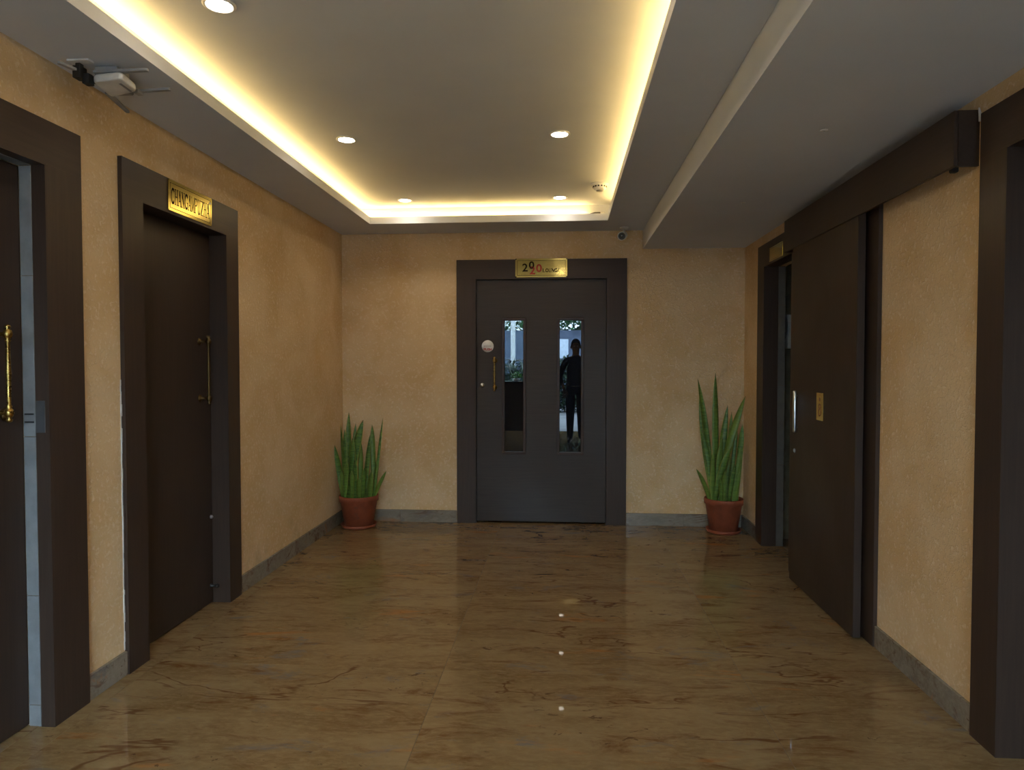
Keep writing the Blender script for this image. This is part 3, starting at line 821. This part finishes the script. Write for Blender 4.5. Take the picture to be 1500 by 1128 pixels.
def snake_plant(cx, cy, leaves, label, rim=0.165, h=0.272):
    e = setp(empty('potted_snake_plant', (cx, cy, 0)), label, 'potted plant', 'snake plants beside the lounge door')
    R = rim
    MB().lathe([(R*0.70, 0.018), (R*0.72, 0.02), (R*0.93, h - 0.050), (R*0.94, h - 0.048), (R, h - 0.046), (R*1.0, h - 0.004), (R*0.985, h), (R*0.93, h), (R*0.90, h - 0.03), (R*0.88, h - 0.06)], 36).build('pot', M['terra'], e)
    MB().lathe([(R*0.78, 0.0), (R*0.84, 0.004), (R*0.92, 0.030), (R*0.89, 0.031), (R*0.82, 0.010), (0.0, 0.009)], 36, cap=False).build('saucer', M['terra'], e)
    b = MB(); b.lathe([(R*0.885, h - 0.036), (R*0.6, h - 0.030), (R*0.3, h - 0.027), (0, h - 0.026)], 28, cap=False)
    for v in b.bm.verts: v.co.z += random.uniform(-0.003, 0.003)
    b.build('soil', M['soil'], e)
    for (tx, ty, bxp, w, dy, bow) in leaves:
        tip = at_depth(tx, ty, cy + dy) - Vector((cx, cy, 0))
        base = at_depth(bxp, 726, cy + dy*0.4) - Vector((cx, cy, 0)); base.z = h - 0.045
        rr = math.hypot(base.x, base.y)
        if rr > R*0.78: base.x *= R*0.78/rr; base.y *= R*0.78/rr
        mid = base.lerp(tip, 0.5)
        mid.x = base.x + (tip.x - base.x)*(0.5 - 0.9*bow); mid.z += 0.02
        me = leaf_mesh([base, mid, tip], w, random.uniform(-0.45, 0.45), random.uniform(0.25, 0.5), random.uniform(0.28, 0.42), random.uniform(-0.5, 0.5))
        link('leaf', me, M['leaf'], e)
    return e
snake_plant(-1.722, 5.655, [
    (511, 604, 509, .052, .06, 0), (499, 622, 502, .034, .05, 0), (505, 629, 504, .045, -.03, .0), (490, 652, 499, .050, -.02, .1),
    (521, 620, 513, .036, .07, .1), (532, 615, 509, .075, -.07, .25), (529, 648, 528, .042, .0, 0), (542, 637, 533, .044, -.03, .05),
    (545, 622, 549, .046, .05, 0), (561, 612, 548, .024, .03, .1), (553, 668, 548, .026, -.03, .1), (566, 690, 549, .030, -.07, .05), (517, 640, 512, .062, -.09, 0),
    (520, 672, 519, .050, -.10, 0), (534, 685, 531, .045, -.10, 0), (544, 690, 540, .050, -.09, 0), (508, 676, 504, .046, -.09, 0),
    (500, 690, 501, .040, -.06, 0), (526, 700, 525, .040, -.11, 0), (537, 668, 536, .040, .06, 0), (551, 695, 545, .04, -.02, 0), (515, 690, 514, .05, -.11, 0)],
    'snake plant in a terracotta pot left of the lounge door', 0.165, 0.272)
snake_plant(1.322, 5.690, [
    (1022, 555, 1043, .050, -.02, .28), (1025, 570, 1046, .040, .03, -.40), (1048, 546, 1050, .058, .03, -.40), (1066, 593, 1050, .058, .0, .1),
    (1092, 580, 1051, .060, -.04, .28), (1072, 603, 1062, .034, .05, 0), (1080, 623, 1068, .034, .03, .05), (1088, 621, 1078, .046, -.02, .1),
    (1020, 687, 1041, .040, -.06, .1), (1071, 655, 1047, .060, -.09, .2), (1085, 655, 1074, .040, -.06, .05), (1028, 630, 1046, .05, -.04, .2),
    (1058, 640, 1049, .055, -.05, 0), (1062, 690, 1060, .034, -.09, 0), (1077, 680, 1068, .034, -.09, 0), (1045, 660, 1045, .046, -.08, 0),
    (1054, 700, 1058, .03, -.10, 0), (1068, 640, 1066, .045, .05, 0), (1084, 690, 1076, .035, -.05, 0), (1036, 655, 1044, .045, .0, .1)],
    'taller snake plant in a terracotta pot right of the lounge door', 0.155, 0.282)

# ------------------------------------------------------------ what the door glass reflects: entrance and street behind the viewer
gd = setp(bx('ground_outside', plain('grey_paving', (0.21, 0.215, 0.22), 0.8, 0, 0.3, 0.2, 2), -9, 9, -16, YF - WT, -0.14, -0.004), 'grey paved forecourt reflected in the door glass', 'ground', kind='structure')
bw = setp(bx('wall_boundary', plain('grey_render', (0.10, 0.125, 0.18), 0.85, 0, 0.2, 0.35, 1.2), -9, 9, -12.3, -12.0, -0.01, 2.6), 'grey boundary wall reflected in the door glass', 'wall', kind='structure')
pl = setp(empty('reception_counter', (-1.02, -2.75, -0.004)), 'dark waist-high counter reflected in the left door pane', 'counter')
bx('body', M['lamX'], -0.42, 0.62, -0.2, 0.2, 0.0, 1.00, pl, 0.003); bx('top', M['black'], -0.43, 0.64, -0.22, 0.22, 1.0, 1.045, pl, 0.004)
gp = setp(empty('glass_screen', (-0.93, -3.05, -0.004)), 'glass screen with white script letters reflected in the left door pane', 'glass screen')
bx('pane', M['clear'], -0.52, 0.52, -0.005, 0.005, 0.0, 2.34, gp)
bx('frame_post', M['white'], 0.52, 0.56, -0.03, 0.03, 0.0, 2.34, gp); bx('frame_post', M['white'], -0.52, -0.48, -0.03, 0.03, 0.0, 2.34, gp)
m = MB()
# script C and P, reading correctly from the street
def scr(pts): m.tube([(-0.02 + x, -0.011, 1.17 + z) for x, z in pts], 0.011, 6)
def rx(p): return [(-(x), z) for x, z in p]
scr(rx([(0.0 + .10*math.cos(math.radians(a)) + .02, .17 + .15*math.sin(math.radians(a))) for a in range(50, 320, 15)]))
scr(rx([(-.20, .10), (-.22, .17), (-.20, .27), (-.10, .34), (.02, .30)]))
scr(rx([(.22, .33), (.21, .22), (.19, .10), (.15, .02), (.10, .02), (.11, .07)]))
scr(rx([(.16, .30), (.22, .34), (.30, .33), (.33, .26), (.29, .19), (.22, .17)]))
m.build('script_letters', M['white'], gp)
# leafy plant on the counter
def bush(name, label, loc, rx_, ry_, rz_, n, size, mat, pot=None):
    e = setp(empty(name, loc), label, 'plant')
    b = bmesh.new()
    for k in range(n):
        while True:
            p = Vector((random.uniform(-1, 1), random.uniform(-1, 1), random.uniform(-1, 1)))
            if p.length < 1: break
        c = Vector((p.x*rx_, p.y*ry_, rz_ + p.z*rz_))
        q = Matrix.Rotation(random.uniform(0, 6.3), 3, 'Z') @ Matrix.Rotation(random.uniform(-0.9, 0.9), 3, 'X')
        L, w = size*random.uniform(.7, 1.3), size*0.4
        vs = [b.verts.new(c + q @ Vector(v)) for v in ((0, 0, 0), (w/2, L*.5, .1*L), (0, L, 0), (-w/2, L*.5, .1*L))]
        b.faces.new(vs)
    me = bpy.data.meshes.new('foliage'); b.to_mesh(me); b.free()
    o = link('foliage', me, mat, e); o['kind'] = 'stuff'
    return e
gm = plain('bright_green_leaf', (0.10, 0.30, 0.04), 0.5); dg_ = plain('dark_green_leaf', (0.02, 0.045, 0.02), 0.6); mg = plain('mid_green_leaf', (0.07, 0.16, 0.06), 0.6)
b1 = bush('counter_plant', 'bright green plant on the counter reflected in the left door pane', (-0.98, -2.75, 1.10), 0.13, 0.11, 0.06, 160, 0.06, gm)
MB().lathe([(0.06, -0.058), (0.085, 0.0), (0.08, 0.0), (0.05, -0.05), (0.0, -0.05)], 20).build('bowl', M['white'], b1)
b2 = bush('hedge', 'dark low hedge outside reflected in the right door pane', (0.2, -8.6, 0.0), 3.2, 0.6, 0.80, 7000, 0.20, dg_)
b3 = bush('tree_foliage', 'green foliage outside reflected at the top of the right door pane', (0.6, -13.2, 2.2), 3.4, 0.7, 0.9, 2600, 0.28, mg)
MB().tube([(0, 0, -2.2), (0.05, 0, -1), (0, 0, 0.6)], [0.14, 0.12, 0.08], 10).build('trunk', plain('bark', (0.10, 0.07, 0.05), 0.9), b3)
bn = setp(empty('notice_board', (-0.12, -9.6, 0)), 'pale blue notice board outside reflected in the right door pane', 'board')
bx('board', plain('pale_blue_board', (0.62, 0.72, 0.85), 0.6), -0.30, 0.30, -0.02, 0.02, 1.60, 2.20, bn, 0.003)
for x in (-0.27, 0.27): bx('post', M['steel'], x - 0.02, x + 0.02, -0.06, -0.02, 0.0, 2.2, bn)
fn = setp(empty('street_column', (-1.56, -9.8, -0.004)), 'white column outside reflected in the left door pane', 'column')
bx('shaft', plain('white_render', (0.7, 0.7, 0.72), 0.8), -0.07, 0.07, -0.07, 0.07, 0.10, 3.6, fn, 0.01); bx('plinth', M['ptile'], -0.15, 0.15, -0.15, 0.15, -0.004, 0.10, fn, 0.008)
bx('capital', M['ptile'], -0.16, 0.16, -0.16, 0.16, 3.6, 3.72, fn, 0.01)

# ------------------------------------------------------------ person behind the viewer, seen only as a reflection
def make_person(loc, rz):
    V, E, R = [], [], []
    def add(p, r, par=None):
        V.append(p); R.append(r if isinstance(r, tuple) else (r, r))
        if par is not None: E.append((par, len(V) - 1))
        return len(V) - 1
    pel = add((0, 0, 0.98), (0.170, 0.120)); wa = add((0, 0.01, 1.12), (0.165, 0.115), pel); ch = add((0, 0.0, 1.32), (0.190, 0.125), wa)
    sh = add((0, -0.01, 1.47), (0.13, 0.085), ch); nk = add((0, -0.005, 1.55), 0.058, sh); jw = add((0, 0.015, 1.625), (0.068, 0.082), nk)
    hd = add((0, 0.012, 1.715), (0.078, 0.098), jw); add((0, 0.0, 1.785), (0.060, 0.078), hd)
    for s in (-1, 1):
        hip = add((s*0.092, 0, 0.93), 0.104, pel); kn = add((s*0.096, 0.015, 0.50), 0.080, hip); cf = add((s*0.098, -0.015, 0.36), 0.074, kn); an = add((s*0.10, -0.02, 0.10), 0.058, cf)
        ft = add((s*0.115, 0.05, 0.045), (0.042, 0.036), an); add((s*0.125, 0.15, 0.035), (0.044, 0.026), ft)
        shd = add((s*0.185, -0.01, 1.455), 0.066, sh)
        el = add((s*0.285, -0.03, 1.17), 0.052, shd)
        wr = add((s*0.215, 0.12, 0.985), 0.027, el)
        pa = add((s*0.200, 0.160, 0.930), (0.034, 0.018), wr); kb = add((s*0.195, 0.180, 0.890), (0.036, 0.016), pa)
        for i, (dx, ln) in enumerate(((-0.030, 0.070), (-0.010, 0.080), (0.011, 0.075), (0.030, 0.058))):
            k1 = add((s*0.195 + dx, 0.188, 0.866), 0.0085, kb); k2 = add((s*0.195 + dx*1.05, 0.188 - 0.010, 0.866 - ln*0.55), 0.008, k1); add((s*0.195 + dx*1.05, 0.165, 0.866 - ln), 0.007, k2)
        t1 = add((s*0.165, 0.180, 0.915), 0.010, pa); t2 = add((s*0.145, 0.195, 0.880), 0.009, t1); add((s*0.140, 0.195, 0.852), 0.008, t2)
    me = bpy.data.meshes.new('body'); me.from_pydata([Vector(v) for v in V], E, [])
    ob = bpy.data.objects.new('tmp_body', me); COL.objects.link(ob)
    md = ob.modifiers.new('skin', 'SKIN'); md.use_smooth_shade = True
    for i, r in enumerate(R): me.skin_vertices[0].data[i].radius = r; me.skin_vertices[0].data[i].use_root = (i == 0)
    sb = ob.modifiers.new('sub', 'SUBSURF'); sb.levels = 2; sb.render_levels = 2
    dg = bpy.context.evaluated_depsgraph_get()
    bm_ = bpy.data.meshes.new_from_object(ob.evaluated_get(dg)); bpy.data.objects.remove(ob)
    mats = [plain('dark_shirt_cloth', (0.020, 0.022, 0.032), 0.85), plain('navy_trouser_cloth', (0.014, 0.016, 0.026), 0.85), plain('skin_tone', (0.22, 0.12, 0.075), 0.55), plain('black_shoe_leather', (0.012, 0.011, 0.01), 0.35)]
    bm_.materials.clear()
    for f in bm_.polygons:
        c = f.center
        f.material_index = 3 if c.z < 0.09 else (2 if (c.z > 1.535 or (c.z < 1.06 and c.y > 0.09 and abs(c.x) > 0.125 and c.z > 0.75)) else (1 if c.z < 1.0 else 0))
    e = setp(empty('person', loc, rz), 'person in dark shirt and trousers standing, reflected in the right door pane', 'person')
    body = link('body', bm_, mats, e)
    hair = plain('black_hair', (0.012, 0.010, 0.009), 0.6)
    b = bmesh.new(); bmesh.ops.create_uvsphere(b, u_segments=24, v_segments=16, radius=1)
    bmesh.ops.delete(b, geom=[v for v in b.verts if v.co.z < -0.25 or (v.co.y > 0.45 and v.co.z < 0.42)], context='VERTS')
    for v in b.verts: v.co = Vector((v.co.x*0.088, v.co.y*0.108 + 0.002, v.co.z*0.118 + 1.732))
    for f in b.faces: f.smooth = True
    bmesh.ops.solidify(b, geom=list(b.faces), thickness=0.012)
    hm = bpy.data.meshes.new('hair'); b.to_mesh(hm); b.free(); link('hair', hm, hair, e)
    m = MB(); m.lathe([(0.012, 0.0), (0.016, 0.012), (0.010, 0.045), (0.004, 0.055)], 10, Matrix.Translation((0, 0.105, 1.665))); m.build('nose', mats[2], body)
    for s in (-1, 1):
        MB().lathe([(0.0, -0.011), (0.009, -0.006), (0.011, 0), (0.009, 0.006), (0, 0.011)], 12, Matrix.Translation((s*0.030, 0.098, 1.712))).build('eye', M['white'], body)
        MB().lathe([(0.0, -0.03), (0.012, -0.022), (0.015, 0), (0.016, 0.02), (0, 0.032)], 10, Matrix.Translation((s*0.082, 0.0, 1.695))).build('ear', mats[2], body)
    MB().tube([(-0.024, 0.088, 1.635), (0, 0.102, 1.633), (0.024, 0.088, 1.635)], [0.003, 0.006, 0.003], 8).build('mouth', plain('lip', (0.20, 0.08, 0.06), 0.5), body)
    m = MB(); b = arc(0, 0, 0.158, 0.112, 0, 360, 24)
    m.tube([(x, y, 1.005) for x, y in b], 0.014, 6, False); m.build('belt', plain('grey_belt', (0.10, 0.10, 0.11), 0.4), e)
    return e
make_person((0.235, -0.42, 0.0), 0.0)
